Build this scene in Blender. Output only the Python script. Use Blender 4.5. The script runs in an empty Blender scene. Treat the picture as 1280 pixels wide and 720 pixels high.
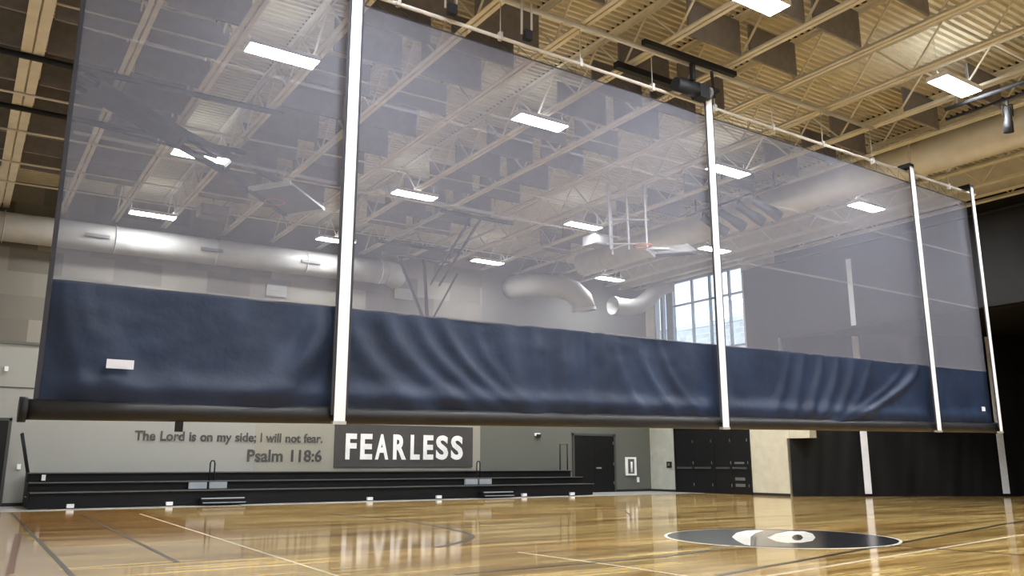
import bpy, bmesh, math, random
from mathutils import Vector, Matrix, noise
random.seed(7)
SC = bpy.context.scene
COL = SC.collection
PI = math.pi

# ------------------------------------------------------------------ camera, world, exposure
F_PX, TILT, HEAD = 1030.0, math.radians(12.0568), math.radians(33.6842)
CAM_H = 1.2
cd = bpy.data.cameras.new('camera')
cd.sensor_fit = 'HORIZONTAL'; cd.sensor_width = 36.0
cd.lens = 36.0 * F_PX / 1280.0
cd.clip_start = 0.05; cd.clip_end = 300
cam = bpy.data.objects.new('camera', cd); COL.objects.link(cam)
cam.location = (0, 0, CAM_H)
cam.rotation_euler = (PI / 2 + TILT, 0, -HEAD)
SC.camera = cam

LAMP = 255.0          # radiance of the ceiling light lenses
SKY = 4.0
EXPOSURE = 0.0
SC.view_settings.view_transform = 'Standard'
SC.view_settings.look = 'None'
SC.view_settings.exposure = EXPOSURE
SC.view_settings.gamma = 1.0
SC.view_settings.use_curve_mapping = False
SC.cycles.max_bounces = 10
SC.cycles.diffuse_bounces = 5
SC.cycles.glossy_bounces = 4
SC.cycles.transparent_max_bounces = 12
SC.cycles.use_denoising = True
SC.cycles.sample_clamp_indirect = 6.0

w = bpy.data.worlds.new('sky'); SC.world = w; w.use_nodes = True
bg = w.node_tree.nodes['Background']
bg.inputs[0].default_value = (0.80, 0.92, 1.0, 1); bg.inputs[1].default_value = SKY

# ------------------------------------------------------------------ materials
def lin(c):
    return tuple(((v / 255) / 12.92 if v / 255 <= .04045 else ((v / 255 + .055) / 1.055) ** 2.4) for v in c) + (1,)

def mat(name, col, rough=.6, metal=0.0, spec=.5, noise_amt=.08, noise_scale=3.0, bump=0.0, bump_scale=40.0):
    m = bpy.data.materials.new(name); m.use_nodes = True
    nt = m.node_tree; p = nt.nodes['Principled BSDF']
    p.inputs['Roughness'].default_value = rough
    p.inputs['Metallic'].default_value = metal
    p.inputs['Specular IOR Level'].default_value = spec
    c = col if len(col) == 4 else tuple(col) + (1,)
    tc = nt.nodes.new('ShaderNodeTexCoord')
    nz = nt.nodes.new('ShaderNodeTexNoise'); nz.inputs['Scale'].default_value = noise_scale
    nz.inputs['Detail'].default_value = 4
    nt.links.new(tc.outputs['Object'], nz.inputs['Vector'])
    rp = nt.nodes.new('ShaderNodeValToRGB')
    rp.color_ramp.elements[0].position = .3; rp.color_ramp.elements[1].position = .7
    rp.color_ramp.elements[0].color = tuple(v * (1 - noise_amt) for v in c[:3]) + (1,)
    rp.color_ramp.elements[1].color = tuple(min(1, v * (1 + noise_amt)) for v in c[:3]) + (1,)
    nt.links.new(nz.outputs['Fac'], rp.inputs['Fac'])
    nt.links.new(rp.outputs['Color'], p.inputs['Base Color'])
    if bump > 0:
        n2 = nt.nodes.new('ShaderNodeTexNoise'); n2.inputs['Scale'].default_value = bump_scale
        nt.links.new(tc.outputs['Object'], n2.inputs['Vector'])
        b = nt.nodes.new('ShaderNodeBump'); b.inputs['Strength'].default_value = bump
        b.inputs['Distance'].default_value = .02
        nt.links.new(n2.outputs['Fac'], b.inputs['Height'])
        nt.links.new(b.outputs['Normal'], p.inputs['Normal'])
    return m

def emit(name, col, s):
    m = bpy.data.materials.new(name); m.use_nodes = True
    nt = m.node_tree; nt.nodes.remove(nt.nodes['Principled BSDF'])
    e = nt.nodes.new('ShaderNodeEmission'); e.inputs[0].default_value = tuple(col) + (1,); e.inputs[1].default_value = s
    nt.links.new(e.outputs[0], nt.nodes['Material Output'].inputs[0]); return m

M = {}
M['cream'] = mat('cream_steel', (.66, .62, .51), .5)
M['deck'] = mat('cream_deck', (.58, .535, .405), .6)
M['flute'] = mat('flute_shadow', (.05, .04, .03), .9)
M['felt'] = mat('grey_felt', (.20, .185, .185), .95, noise_amt=.12, noise_scale=6)
M['black'] = mat('black_steel', (.014, .014, .016), .6, spec=.25)
M['blackmat'] = mat('black_plastic', (.012, .012, .014), .6)
M['drape'] = mat('black_drape', (.0065, .006, .006), .7, spec=.3, noise_amt=.15)
M['tan'] = mat('tan_duct', (.56, .52, .42), .55)
M['ductgrey'] = mat('pale_duct', (.40, .39, .36), .6)
M['galv'] = mat('galvanised_steel', (.55, .55, .55), .35, metal=.6)
M['white'] = mat('white_paint', (.8, .8, .8), .5)
M['strap'] = mat('white_webbing', (.92, .92, .95), .7, noise_amt=.03)
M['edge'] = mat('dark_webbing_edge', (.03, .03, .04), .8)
M['roller'] = mat('roller_sleeve', (.020, .019, .020), .45, spec=.3, noise_amt=.15)
M['skirt'] = mat('navy_vinyl', (.017, .028, .061), .46, spec=.28, noise_amt=.25, noise_scale=1.2, bump=.25, bump_scale=9)
M['tag'] = mat('white_label', (.75, .75, .82), .6)
M['bleach'] = mat('bleacher_black', (.0055, .0055, .0065), .5, spec=.25)
M['bledge'] = mat('bleacher_nosing', (.11, .11, .11), .5)
M['steel'] = mat('aisle_plate', (.34, .37, .40), .4)
M['sign'] = mat('sign_charcoal', (.052, .048, .046), .7)
M['letter'] = mat('sign_white', (.85, .85, .85), .6)
M['vinyl'] = mat('dark_wall_lettering', (.06, .058, .055), .7)
M['doorblk'] = mat('black_door', (.006, .006, .0065), .45, spec=.3)
M['frame'] = mat('dark_frame', (.05, .05, .048), .5)
M['tanwall'] = mat('tan_wall', (.54, .50, .38), .8)
M['paledoor'] = mat('pale_door', (.42, .42, .36), .55)
M['dkgrey'] = mat('dark_grey_wall', (.115, .115, .10), .85)
M['alum'] = mat('aluminium_window', (.30, .36, .42), .45)
M['rubber'] = mat('grey_strip', (.27, .26, .24), .7)
M['base'] = mat('black_base', (.012, .012, .012), .5)
M['lineblk'] = mat('black_line', (.03, .024, .022), .2, noise_amt=.2)
M['linebrn'] = mat('brown_line', (.15, .055, .03), .2)
M['linewht'] = mat('white_line', (.62, .55, .42), .2)
M['logoblk'] = mat('logo_black', (.016, .017, .022), .18)
M['logowht'] = mat('logo_white', (.80, .77, .70), .18)
M['logogry'] = mat('logo_grey', (.20, .17, .15), .18)
M['rim'] = mat('orange_rim', (.60, .16, .07), .5)
M['board'] = mat('grey_backboard', (.08, .095, .10), .45)
M['pads'] = mat('board_padding', (.03, .03, .035), .6)
M['lgrey'] = mat('light_grey_frame', (.52, .52, .52), .5)
M['lamp'] = emit('lit_lens', (.94, .975, 1.0), LAMP)
M['lampup'] = emit('lit_uplight_lens', (.94, .975, 1.0), LAMP*.12)
M['palewall'] = mat('pale_side_wall', (.55, .54, .50), .85)
M['spkr'] = mat('pale_speaker', (.6, .58, .55), .6)

def mesh_fabric():
    m = bpy.data.materials.new('grey_mesh_fabric'); m.use_nodes = True
    nt = m.node_tree; nt.nodes.remove(nt.nodes['Principled BSDF'])
    out = nt.nodes['Material Output']
    tr = nt.nodes.new('ShaderNodeBsdfTransparent'); tr.inputs[0].default_value = (.53, .53, .54, 1)
    df = nt.nodes.new('ShaderNodeBsdfDiffuse'); df.inputs[0].default_value = (.51, .525, .645, 1)
    tl = nt.nodes.new('ShaderNodeBsdfTranslucent'); tl.inputs[0].default_value = (.51, .525, .645, 1)
    m1 = nt.nodes.new('ShaderNodeMixShader'); m1.inputs[0].default_value = .35
    nt.links.new(df.outputs[0], m1.inputs[1]); nt.links.new(tl.outputs[0], m1.inputs[2])
    m2 = nt.nodes.new('ShaderNodeMixShader'); m2.inputs[0].default_value = .228
    nt.links.new(tr.outputs[0], m2.inputs[1]); nt.links.new(m1.outputs[0], m2.inputs[2])
    nt.links.new(m2.outputs[0], out.inputs[0]); return m
M['mesh'] = mesh_fabric()

def tape_fabric():
    m = bpy.data.materials.new('mesh_seam_tape'); m.use_nodes = True
    nt = m.node_tree; nt.nodes.remove(nt.nodes['Principled BSDF'])
    out = nt.nodes['Material Output']
    tr = nt.nodes.new('ShaderNodeBsdfTransparent')
    df = nt.nodes.new('ShaderNodeBsdfDiffuse'); df.inputs[0].default_value = (.55, .53, .52, 1)
    m2 = nt.nodes.new('ShaderNodeMixShader'); m2.inputs[0].default_value = .06
    nt.links.new(tr.outputs[0], m2.inputs[1]); nt.links.new(df.outputs[0], m2.inputs[2])
    nt.links.new(m2.outputs[0], out.inputs[0]); return m
M['tape'] = tape_fabric()

def glass():
    m = bpy.data.materials.new('window_glass'); m.use_nodes = True
    nt = m.node_tree; nt.nodes.remove(nt.nodes['Principled BSDF'])
    out = nt.nodes['Material Output']
    tr = nt.nodes.new('ShaderNodeBsdfTransparent'); tr.inputs[0].default_value = (.93, .97, 1, 1)
    gl = nt.nodes.new('ShaderNodeBsdfGlossy'); gl.inputs['Roughness'].default_value = .05
    m2 = nt.nodes.new('ShaderNodeMixShader'); m2.inputs[0].default_value = .05
    nt.links.new(tr.outputs[0], m2.inputs[1]); nt.links.new(gl.outputs[0], m2.inputs[2])
    nt.links.new(m2.outputs[0], out.inputs[0]); return m
M['glass'] = glass()

def wood():
    m = bpy.data.materials.new('maple_floor'); m.use_nodes = True
    nt = m.node_tree; N = nt.nodes; L = nt.links; p = N['Principled BSDF']
    tc = N.new('ShaderNodeTexCoord')
    br = N.new('ShaderNodeTexBrick')
    br.inputs['Scale'].default_value = 1.0
    br.inputs['Brick Width'].default_value = 1.1; br.inputs['Row Height'].default_value = .057
    br.inputs['Mortar Size'].default_value = .0012; br.inputs['Mortar Smooth'].default_value = .3
    br.inputs['Bias'].default_value = 0
    br.inputs['Color1'].default_value = (.46, .33, .13, 1)
    br.inputs['Color2'].default_value = (.68, .54, .26, 1)
    br.inputs['Mortar'].default_value = (.16, .08, .03, 1)
    L.new(tc.outputs['Object'], br.inputs['Vector'])
    # grain, stretched along the boards
    mp = N.new('ShaderNodeMapping'); mp.inputs['Scale'].default_value = (.16, 1.9, 1)
    L.new(tc.outputs['Object'], mp.inputs['Vector'])
    nz = N.new('ShaderNodeTexNoise'); nz.inputs['Scale'].default_value = 1.6; nz.inputs['Detail'].default_value = 6
    L.new(mp.outputs[0], nz.inputs['Vector'])
    rp = N.new('ShaderNodeValToRGB')
    rp.color_ramp.elements[0].position = .36; rp.color_ramp.elements[0].color = (.42, .32, .23, 1)
    rp.color_ramp.elements[1].position = .66; rp.color_ramp.elements[1].color = (1.15, 1.1, 1.0, 1)
    L.new(nz.outputs['Fac'], rp.inputs['Fac'])
    mx = N.new('ShaderNodeMix'); mx.data_type = 'RGBA'; mx.blend_type = 'MULTIPLY'; mx.inputs[0].default_value = .85
    L.new(br.outputs['Color'], mx.inputs[6]); L.new(rp.outputs['Color'], mx.inputs[7])
    mpb = N.new('ShaderNodeMapping'); mpb.inputs['Scale'].default_value = (.22, 1.5, 1); L.new(tc.outputs['Object'], mpb.inputs['Vector'])
    nzb = N.new('ShaderNodeTexNoise'); nzb.inputs['Scale'].default_value = 1.0; nzb.inputs['Detail'].default_value = 3; L.new(mpb.outputs[0], nzb.inputs['Vector'])
    rpb = N.new('ShaderNodeValToRGB')
    rpb.color_ramp.elements[0].position = .40; rpb.color_ramp.elements[0].color = (.72, .60, .46, 1)
    rpb.color_ramp.elements[1].position = .60; rpb.color_ramp.elements[1].color = (1.12, 1.1, 1.05, 1)
    L.new(nzb.outputs['Fac'], rpb.inputs['Fac'])
    mxb = N.new('ShaderNodeMix'); mxb.data_type = 'RGBA'; mxb.blend_type = 'MULTIPLY'; mxb.inputs[0].default_value = 1
    L.new(mx.outputs[2], mxb.inputs[6]); L.new(rpb.outputs['Color'], mxb.inputs[7])
    # amber stained zone towards the bleachers, pale margin at the side
    sx = N.new('ShaderNodeSeparateXYZ'); L.new(tc.outputs['Object'], sx.inputs[0])
    def gt(sock, v):
        n = N.new('ShaderNodeMath'); n.operation = 'GREATER_THAN'; n.inputs[1].default_value = v; L.new(sock, n.inputs[0]); return n.outputs[0]
    def mul(a, b):
        n = N.new('ShaderNodeMath'); n.operation = 'MULTIPLY'; L.new(a, n.inputs[0]); L.new(b, n.inputs[1]); return n.outputs[0]
    def lt(sock, v):
        n = N.new('ShaderNodeMath'); n.operation = 'LESS_THAN'; n.inputs[1].default_value = v; L.new(sock, n.inputs[0]); return n.outputs[0]
    st = mul(mul(gt(sx.outputs[0], 1.3), gt(sx.outputs[1], 14.3)), mul(lt(sx.outputs[0], 4.4), lt(sx.outputs[1], 24.9)))
    m3 = N.new('ShaderNodeMix'); m3.data_type = 'RGBA'; m3.blend_type = 'MULTIPLY'
    m3.inputs[7].default_value = (.80, .64, .42, 1)
    L.new(st, m3.inputs[0]); L.new(mxb.outputs[2], m3.inputs[6])
    m4 = N.new('ShaderNodeMix'); m4.data_type = 'RGBA'; m4.inputs[7].default_value = (.40, .28, .19, 1)
    pl = N.new('ShaderNodeMath'); pl.operation = 'MULTIPLY'; pl.inputs[1].default_value = .7
    L.new(lt(sx.outputs[0], 1.2), pl.inputs[0])
    L.new(pl.outputs[0], m4.inputs[0]); L.new(m3.outputs[2], m4.inputs[6])
    L.new(m4.outputs[2], p.inputs['Base Color'])
    p.inputs['Roughness'].default_value = .085
    p.inputs['Specular IOR Level'].default_value = .36
    nb = N.new('ShaderNodeTexNoise'); nb.inputs['Scale'].default_value = 5.0
    mp2 = N.new('ShaderNodeMapping'); mp2.inputs['Scale'].default_value = (1, 4, 1)
    L.new(tc.outputs['Object'], mp2.inputs['Vector']); L.new(mp2.outputs[0], nb.inputs['Vector'])
    b = N.new('ShaderNodeBump'); b.inputs['Strength'].default_value = .011; b.inputs['Distance'].default_value = .01
    L.new(nb.outputs['Fac'], b.inputs['Height']); L.new(b.outputs['Normal'], p.inputs['Normal'])
    return m
M['wood'] = wood()

def far_wall_mat():
    # painted wall: pale paint up to a height, dark grey paint beyond an edge, coloured block pattern above
    m = bpy.data.materials.new('painted_far_wall'); m.use_nodes = True
    nt = m.node_tree; N = nt.nodes; L = nt.links; p = N['Principled BSDF']; p.inputs['Roughness'].default_value = .85
    tc = N.new('ShaderNodeTexCoord'); sx = N.new('ShaderNodeSeparateXYZ'); L.new(tc.outputs['Object'], sx.inputs[0])
    def cmp(sock, op, v):
        n = N.new('ShaderNodeMath'); n.operation = op; n.inputs[1].default_value = v; L.new(sock, n.inputs[0]); return n.outputs[0]
    def mul(a, b):
        n = N.new('ShaderNodeMath'); n.operation = 'MULTIPLY'; L.new(a, n.inputs[0]); L.new(b, n.inputs[1]); return n.outputs[0]
    def mixc(f, a, b):
        n = N.new('ShaderNodeMix'); n.data_type = 'RGBA'; L.new(f, n.inputs[0])
        for s, v in ((6, a), (7, b)):
            if isinstance(v, tuple): n.inputs[s].default_value = v
            else: L.new(v, n.inputs[s])
        return n.outputs[2]
    cb = N.new('ShaderNodeCombineXYZ'); L.new(sx.outputs[0], cb.inputs[0]); L.new(sx.outputs[2], cb.inputs[1])
    mp = N.new('ShaderNodeMapping'); mp.inputs['Location'].default_value = (-.02, .30, 0); L.new(cb.outputs[0], mp.inputs['Vector'])
    br = N.new('ShaderNodeTexBrick'); br.inputs['Scale'].default_value = 1
    br.inputs['Brick Width'].default_value = 1.45; br.inputs['Row Height'].default_value = .72; br.inputs['Mortar Size'].default_value = 0
    br.inputs['Color1'].default_value = (.105, .092, .078, 1); br.inputs['Color2'].default_value = (.25, .23, .19, 1)
    L.new(mp.outputs[0], br.inputs['Vector'])
    pale = mixc(cmp(sx.outputs[0], 'LESS_THAN', 8.5), (.30, .285, .235, 1), (.315, .31, .285, 1))
    low = mixc(mul(cmp(sx.outputs[0], 'LESS_THAN', 17.47), cmp(sx.outputs[2], 'GREATER_THAN', .84)), (.115, .117, .10, 1), pale)
    low2 = mixc(cmp(sx.outputs[0], 'LESS_THAN', 3.0), low, pale)
    hi = mixc(cmp(sx.outputs[0], 'LESS_THAN', 17.5), (.15, .145, .13, 1), br.outputs['Color'])
    L.new(mixc(cmp(sx.outputs[2], 'GREATER_THAN', 4.74), low2, hi), p.inputs['Base Color'])
    return m
M['farwall'] = far_wall_mat()

def brick_mat():
    m = bpy.data.materials.new('pale_brick'); m.use_nodes = True
    nt = m.node_tree; N = nt.nodes; L = nt.links; p = N['Principled BSDF']; p.inputs['Roughness'].default_value = .9
    tc = N.new('ShaderNodeTexCoord'); sx = N.new('ShaderNodeSeparateXYZ'); L.new(tc.outputs['Object'], sx.inputs[0])
    cb = N.new('ShaderNodeCombineXYZ'); L.new(sx.outputs[1], cb.inputs[0]); L.new(sx.outputs[2], cb.inputs[1])
    br = N.new('ShaderNodeTexBrick'); br.inputs['Scale'].default_value = 1
    br.inputs['Brick Width'].default_value = .8; br.inputs['Row Height'].default_value = .4; br.inputs['Mortar Size'].default_value = .03
    br.inputs['Color1'].default_value = (.55, .52, .50, 1); br.inputs['Color2'].default_value = (.75, .73, .72, 1); br.inputs['Mortar'].default_value = (.85, .85, .85, 1)
    L.new(cb.outputs[0], br.inputs['Vector']); L.new(br.outputs['Color'], p.inputs['Base Color'])
    return m
M['brick'] = brick_mat()

# ------------------------------------------------------------------ mesh helpers
class MB:
    def __init__(s): s.bm = bmesh.new()
    def box(s, a, b):
        x0, y0, z0 = a; x1, y1, z1 = b
        v = [s.bm.verts.new(c) for c in ((x0,y0,z0),(x1,y0,z0),(x1,y1,z0),(x0,y1,z0),(x0,y0,z1),(x1,y0,z1),(x1,y1,z1),(x0,y1,z1))]
        for f in ((0,3,2,1),(4,5,6,7),(0,1,5,4),(1,2,6,5),(2,3,7,6),(3,0,4,7)): s.bm.faces.new([v[i] for i in f])
        return s
    def bar(s, p, q, wd, ht=None, upv=(0,0,1)):
        ht = wd if ht is None else ht
        p = Vector(p); q = Vector(q); d = (q - p).normalized(); u = Vector(upv)
        sd = d.cross(u)
        if sd.length < 1e-4: sd = d.cross(Vector((0,1,0)))
        sd.normalize(); u = sd.cross(d).normalized()
        v = []
        for c in (p, q):
            for a, b in ((-1,-1),(1,-1),(1,1),(-1,1)): v.append(s.bm.verts.new(c + sd*a*wd/2 + u*b*ht/2))
        for f in ((3,2,1,0),(4,5,6,7),(0,1,5,4),(1,2,6,5),(2,3,7,6),(3,0,4,7)): s.bm.faces.new([v[i] for i in f])
        return s
    def tube(s, pts, r, n=10, caps=True, radii=None):
        pts = [Vector(p) for p in pts]; rings = []
        prev = None
        for i, p in enumerate(pts):
            d = (pts[min(i+1, len(pts)-1)] - pts[max(i-1, 0)]).normalized()
            if prev is None:
                a = Vector((0,0,1)) if abs(d.z) < .9 else Vector((1,0,0))
                sd = d.cross(a).normalized()
            else:
                sd = (prev - d * prev.dot(d)).normalized()
            prev = sd; u = sd.cross(d).normalized()
            rr = radii[i] if radii else r
            rings.append([s.bm.verts.new(p + (sd*math.cos(2*PI*k/n) + u*math.sin(2*PI*k/n))*rr) for k in range(n)])
        for a, b in zip(rings, rings[1:]):
            for k in range(n):
                f = s.bm.faces.new((a[k], a[(k+1)%n], b[(k+1)%n], b[k])); f.smooth = True
        if caps: s.bm.faces.new(rings[0][::-1]); s.bm.faces.new(rings[-1])
        return s
    def prism(s, poly, z0, z1):   # flat polygon in x,y given thickness
        a = [s.bm.verts.new((x, y, z0)) for x, y in poly]; b = [s.bm.verts.new((x, y, z1)) for x, y in poly]
        s.bm.faces.new(a[::-1]); s.bm.faces.new(b); n = len(poly)
        for i in range(n): s.bm.faces.new((a[i], a[(i+1)%n], b[(i+1)%n], b[i]))
        return s
    def strip(s, pts, wd, z0, z1):  # ribbon along a floor polyline
        L_, R_ = [], []
        for i, p in enumerate(pts):
            q = pts[min(i+1, len(pts)-1)]; o = pts[max(i-1, 0)]
            dx, dy = q[0]-o[0], q[1]-o[1]; l = math.hypot(dx, dy); nx, ny = -dy/l*wd/2, dx/l*wd/2
            L_.append((p[0]+nx, p[1]+ny)); R_.append((p[0]-nx, p[1]-ny))
        for i in range(len(pts)-1):
            s.prism([L_[i], R_[i], R_[i+1], L_[i+1]], z0, z1)
        return s
    def grid(s, fn, nu, nv, smooth=True):
        g = [[s.bm.verts.new(fn(i/nu, j/nv)) for j in range(nv+1)] for i in range(nu+1)]
        for i in range(nu):
            for j in range(nv):
                f = s.bm.faces.new((g[i][j], g[i+1][j], g[i+1][j+1], g[i][j+1])); f.smooth = smooth
        return s
    def torus(s, c, R, r, n=28, m=8, axis='z'):
        rings = []
        for i in range(n):
            a = 2*PI*i/n; ring = []
            for j in range(m):
                b = 2*PI*j/m; q = (R + r*math.cos(b))
                ring.append(s.bm.verts.new((c[0]+q*math.cos(a), c[1]+q*math.sin(a), c[2]+r*math.sin(b))))
            rings.append(ring)
        for i in range(n):
            for j in range(m):
                f = s.bm.faces.new((rings[i][j], rings[(i+1)%n][j], rings[(i+1)%n][(j+1)%m], rings[i][(j+1)%m])); f.smooth = True
        return s
    def build(s, name, m, parent=None, origin=None, fix=True):
        me = bpy.data.meshes.new(name)
        if fix: bmesh.ops.recalc_face_normals(s.bm, faces=s.bm.faces[:])
        if origin is not None:
            bmesh.ops.translate(s.bm, verts=s.bm.verts[:], vec=-Vector(origin))
        s.bm.to_mesh(me); s.bm.free(); me.materials.append(m)
        o = bpy.data.objects.new(name, me); COL.objects.link(o)
        if origin is not None: o.location = origin
        if parent is not None: o.parent = parent
        return o

def tag(o, label=None, cat=None, group=None, kind=None):
    if label: o['label'] = label
    if cat: o['category'] = cat
    if group: o['group'] = group
    if kind: o['kind'] = kind
    return o
def empty(name, loc, label=None, cat=None, group=None):
    o = bpy.data.objects.new(name, None); COL.objects.link(o); o.location = loc
    o.empty_display_size = .2
    return tag(o, label, cat, group)
def struct(mb, name, m, label, cat, parent=None, kind='structure'):
    o = mb.build(name, m, parent)
    if parent is None: tag(o, label, cat, None, kind)
    return o
def part(mb, name, m, root):
    """mb is in world coordinates; the part is parented to a thing standing at root.location"""
    bmesh.ops.translate(mb.bm, verts=mb.bm.verts[:], vec=-root_world(root))
    return mb.build(name, m, root)
def root_world(o):
    v = Vector(o.location)
    while o.parent: o = o.parent; v = v + Vector(o.location)
    return v
def dup(root, loc):
    r = root.copy(); COL.objects.link(r); r.location = loc
    for ch in list(root.children):
        c = ch.copy(); COL.objects.link(c); c.parent = r
        for g in ch.children:
            d = g.copy(); COL.objects.link(d); d.parent = c
    return r

_fw = Vector((math.sin(HEAD)*math.cos(TILT), math.cos(HEAD)*math.cos(TILT), math.sin(TILT)))
_rt = Vector((math.cos(HEAD), -math.sin(HEAD), 0)); _up = _rt.cross(_fw)
def in_frame(p, pad=0):
    q = Vector(p) - Vector((0, 0, CAM_H)); z = q.dot(_fw)
    if z < .2: return False
    u = 640 + F_PX*q.dot(_rt)/z; v = 360 - F_PX*q.dot(_up)/z
    return -pad < u < 1280+pad and -pad < v < 720+pad
ORD = ['first','second','third','fourth','fifth','sixth','seventh','eighth','ninth','tenth','eleventh','twelfth','thirteenth','fourteenth','fifteenth','sixteenth','seventeenth','eighteenth']

def text_mesh(s, x0, x1, z0, z1, y, depth, bold, name, m, parent=None, spacing=1.0):
    """lettering standing on a wall that faces -Y, fitted to the box x0..x1, z0..z1"""
    cu = bpy.data.curves.new(name, 'FONT'); cu.body = s; cu.extrude = depth/2; cu.offset = bold; cu.space_character = spacing
    cu.resolution_u = 4
    o = bpy.data.objects.new(name + '_tmp', cu); COL.objects.link(o)
    dg = bpy.context.evaluated_depsgraph_get(); dg.update()
    me = bpy.data.meshes.new_from_object(o.evaluated_get(dg))
    bpy.data.objects.remove(o)
    xs = [v.co.x for v in me.vertices]; ys = [v.co.y for v in me.vertices]
    ax, bx, ay, by = min(xs), max(xs), min(ys), max(ys)
    rp = root_world(parent) if parent else Vector((x0, y, z0))
    for v in me.vertices:
        x = x0 + (v.co.x-ax)/(bx-ax)*(x1-x0); z = z0 + (v.co.y-ay)/(by-ay)*(z1-z0); yy = y - v.co.z
        v.co = Vector((x, yy, z)) - rp
    me.materials.clear(); me.materials.append(m); me.name = name
    ob = bpy.data.objects.new(name, me); COL.objects.link(ob)
    if parent: ob.parent = parent
    else: ob.location = rp
    return ob

def text_box(t_):
    cu = bpy.data.curves.new('measure', 'FONT'); cu.body = t_; cu.offset = .006
    o = bpy.data.objects.new('measure', cu); COL.objects.link(o)
    dg = bpy.context.evaluated_depsgraph_get(); dg.update()
    me = bpy.data.meshes.new_from_object(o.evaluated_get(dg)); bpy.data.objects.remove(o)
    xs = [v.co.x for v in me.vertices]; ys = [v.co.y for v in me.vertices]; bpy.data.meshes.remove(me)
    return min(xs), max(xs), min(ys), max(ys)

# ------------------------------------------------------------------ setting
WF, WR, WL, WN = 28.5, 26.6, -3.0, -10.0       # far, right, left, near walls
SL = .015                                        # the roof rises gently to the right
def zj(x): return 8.75 + SL*x                    # underside of the joists
DECK = .93
floor = struct(MB().box((WL, WN, -.1), (38, WF, 0)), 'floor', M['wood'], 'glossy maple gym floor with court lines', 'floor')
mb = MB(); prof = []; y = WN; k = 0
while y < WF:
    prof += [(y, 0), (y+.055, 0), (y+.075, .07), (y+.14, .07)]; y += .16
vs = []
for x in (WL, WR+.4):
    vs.append([mb.bm.verts.new((x, yy, zj(x)+DECK+h)) for yy, h in prof])
for i in range(len(prof)-1): mb.bm.faces.new((vs[0][i], vs[0][i+1], vs[1][i+1], vs[1][i]))
struct(mb, 'ceiling', M['deck'], 'cream ribbed metal roof deck over the joists', 'ceiling')

struct(MB().box((WL, WF, 0), (WR+.4, WF+.3, 10.3)), 'wall_far', M['farwall'], 'painted end wall with pale and dark grey areas', 'wall')
struct(MB().box((WL-.3, WN, 0), (WL, WF+.3, 10.3)), 'wall_left', M['palewall'], 'grey side wall', 'wall')
struct(MB().box((WL-.3, WN-.3, 0), (38, WN, 10.5)), 'wall_near', M['palewall'], 'grey wall behind the viewpoint', 'wall')
# right wall with a window opening and door recess, tan below, alcove further along
wy0, wy1, wz0, wz1 = 22.6, 27.95, 5.2, 9.38
mb = MB()
mb.box((WR, 20.9, 0), (WR+.4, WF, wz0)).box((WR, 20.9, wz1), (WR+.4, WF, 10.4)).box((WR, 20.9, wz0), (WR+.4, wy0, wz1)).box((WR, wy1, wz0), (WR+.4, WF, wz1))
mb.box((WR, 19.85, 2.16), (WR+.4, 20.9, 2.9))
struct(mb, 'wall_right', M['tanwall'], 'tan side wall with doors and a tall window', 'wall')
struct(MB().box((WR, WN, 6.0), (WR+.4, 20.9, 10.4)), 'wall_right_upper', M['drape'], 'black wall above the alcove opening', 'wall')
struct(MB().box((WR, WN, 0), (WR+.4, 11, 6.0)), 'wall_right_near', M['drape'], 'black wall beside the alcove opening', 'wall')
struct(MB().box((WR+.4, 10.7, 0), (38, 11, 6.2)).box((37.7, 11, 0), (38, 21.3, 6.2)).box((WR+.4, 21.0, 0), (37.7, 21.3, 6.2)), 'wall_alcove', M['drape'], 'black walls of the alcove', 'wall')
struct(MB().box((WR+.4, 10.7, 6.2), (38, 21.3, 6.4)), 'ceiling_alcove', M['drape'], 'black ceiling of the alcove', 'ceiling')
struct(MB().box((WL, WF-.03, 0), (WR, WF, .1)), 'baseboard_far', M['base'], 'black rubber base along the end wall', 'baseboard')
struct(MB().box((WR-.03, 20.9, 0), (WR, WF-.03, .1)), 'baseboard_right', M['base'], 'black rubber base along the tan wall', 'baseboard')
struct(MB().box((WL, WF-.02, 3.40), (5.0, WF, 3.43)), 'trim_1', M['frame'], 'thin dark joint line across the pale wall', 'trim')
struct(MB().box((WL, WF-.05, 4.70), (17.4, WF, 4.78)), 'trim_2', M['dkgrey'], 'ledge where the pale paint ends', 'trim')
struct(MB().box((WL, 25.2, 0), (WR, WF-.03, .004)), 'trim_3', M['rubber'], 'grey strip of floor under and before the bleachers', 'trim')
struct(MB().box((WR-.02, 26.85, .1), (WR, 28.44, 2.72)), 'trim_4', M['paledoor'], 'pale wall panel in the corner', 'trim')

# ---- court markings (children of the floor)
def line(pts, wd, m, name='court_line', z=.0025): return MB().strip(pts, wd, .0, z).build(name, m, floor)
line([(1.42, 24.9), (1.25, 10.0), (1.2, 2)], .06, M['lineblk'])
line([(2.80, 23.0), (2.50, 11.3)], .06, M['lineblk'])
line([(4.02, 22.5), (3.62, 7)], .045, M['linewht'])
line([(1.13, 17.4), (.70, 11.2)], .08, M['linebrn'])
def spline(P, n=8):
    out = []
    for i in range(len(P)-1):
        a, b, c, d = P[max(i-1,0)], P[i], P[i+1], P[min(i+2,len(P)-1)]
        for k in range(n):
            t = k/n
            out.append(tuple(.5*((2*b[j])+(-a[j]+c[j])*t+(2*a[j]-5*b[j]+4*c[j]-d[j])*t*t+(-a[j]+3*b[j]-3*c[j]+d[j])*t**3) for j in (0,1)))
    return out + [P[-1]]
line(spline([(6.1, 11.15), (6.98, 11.83), (7.67, 12.84), (8.12, 14.8), (8.3, 17.3), (7.9, 20.0)]), .11, M['lineblk'], 'court_arc')
line([(4.8, 8.35), (8.0, 8.36), (10.0, 8.9)], .08, M['lineblk'])
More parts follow.
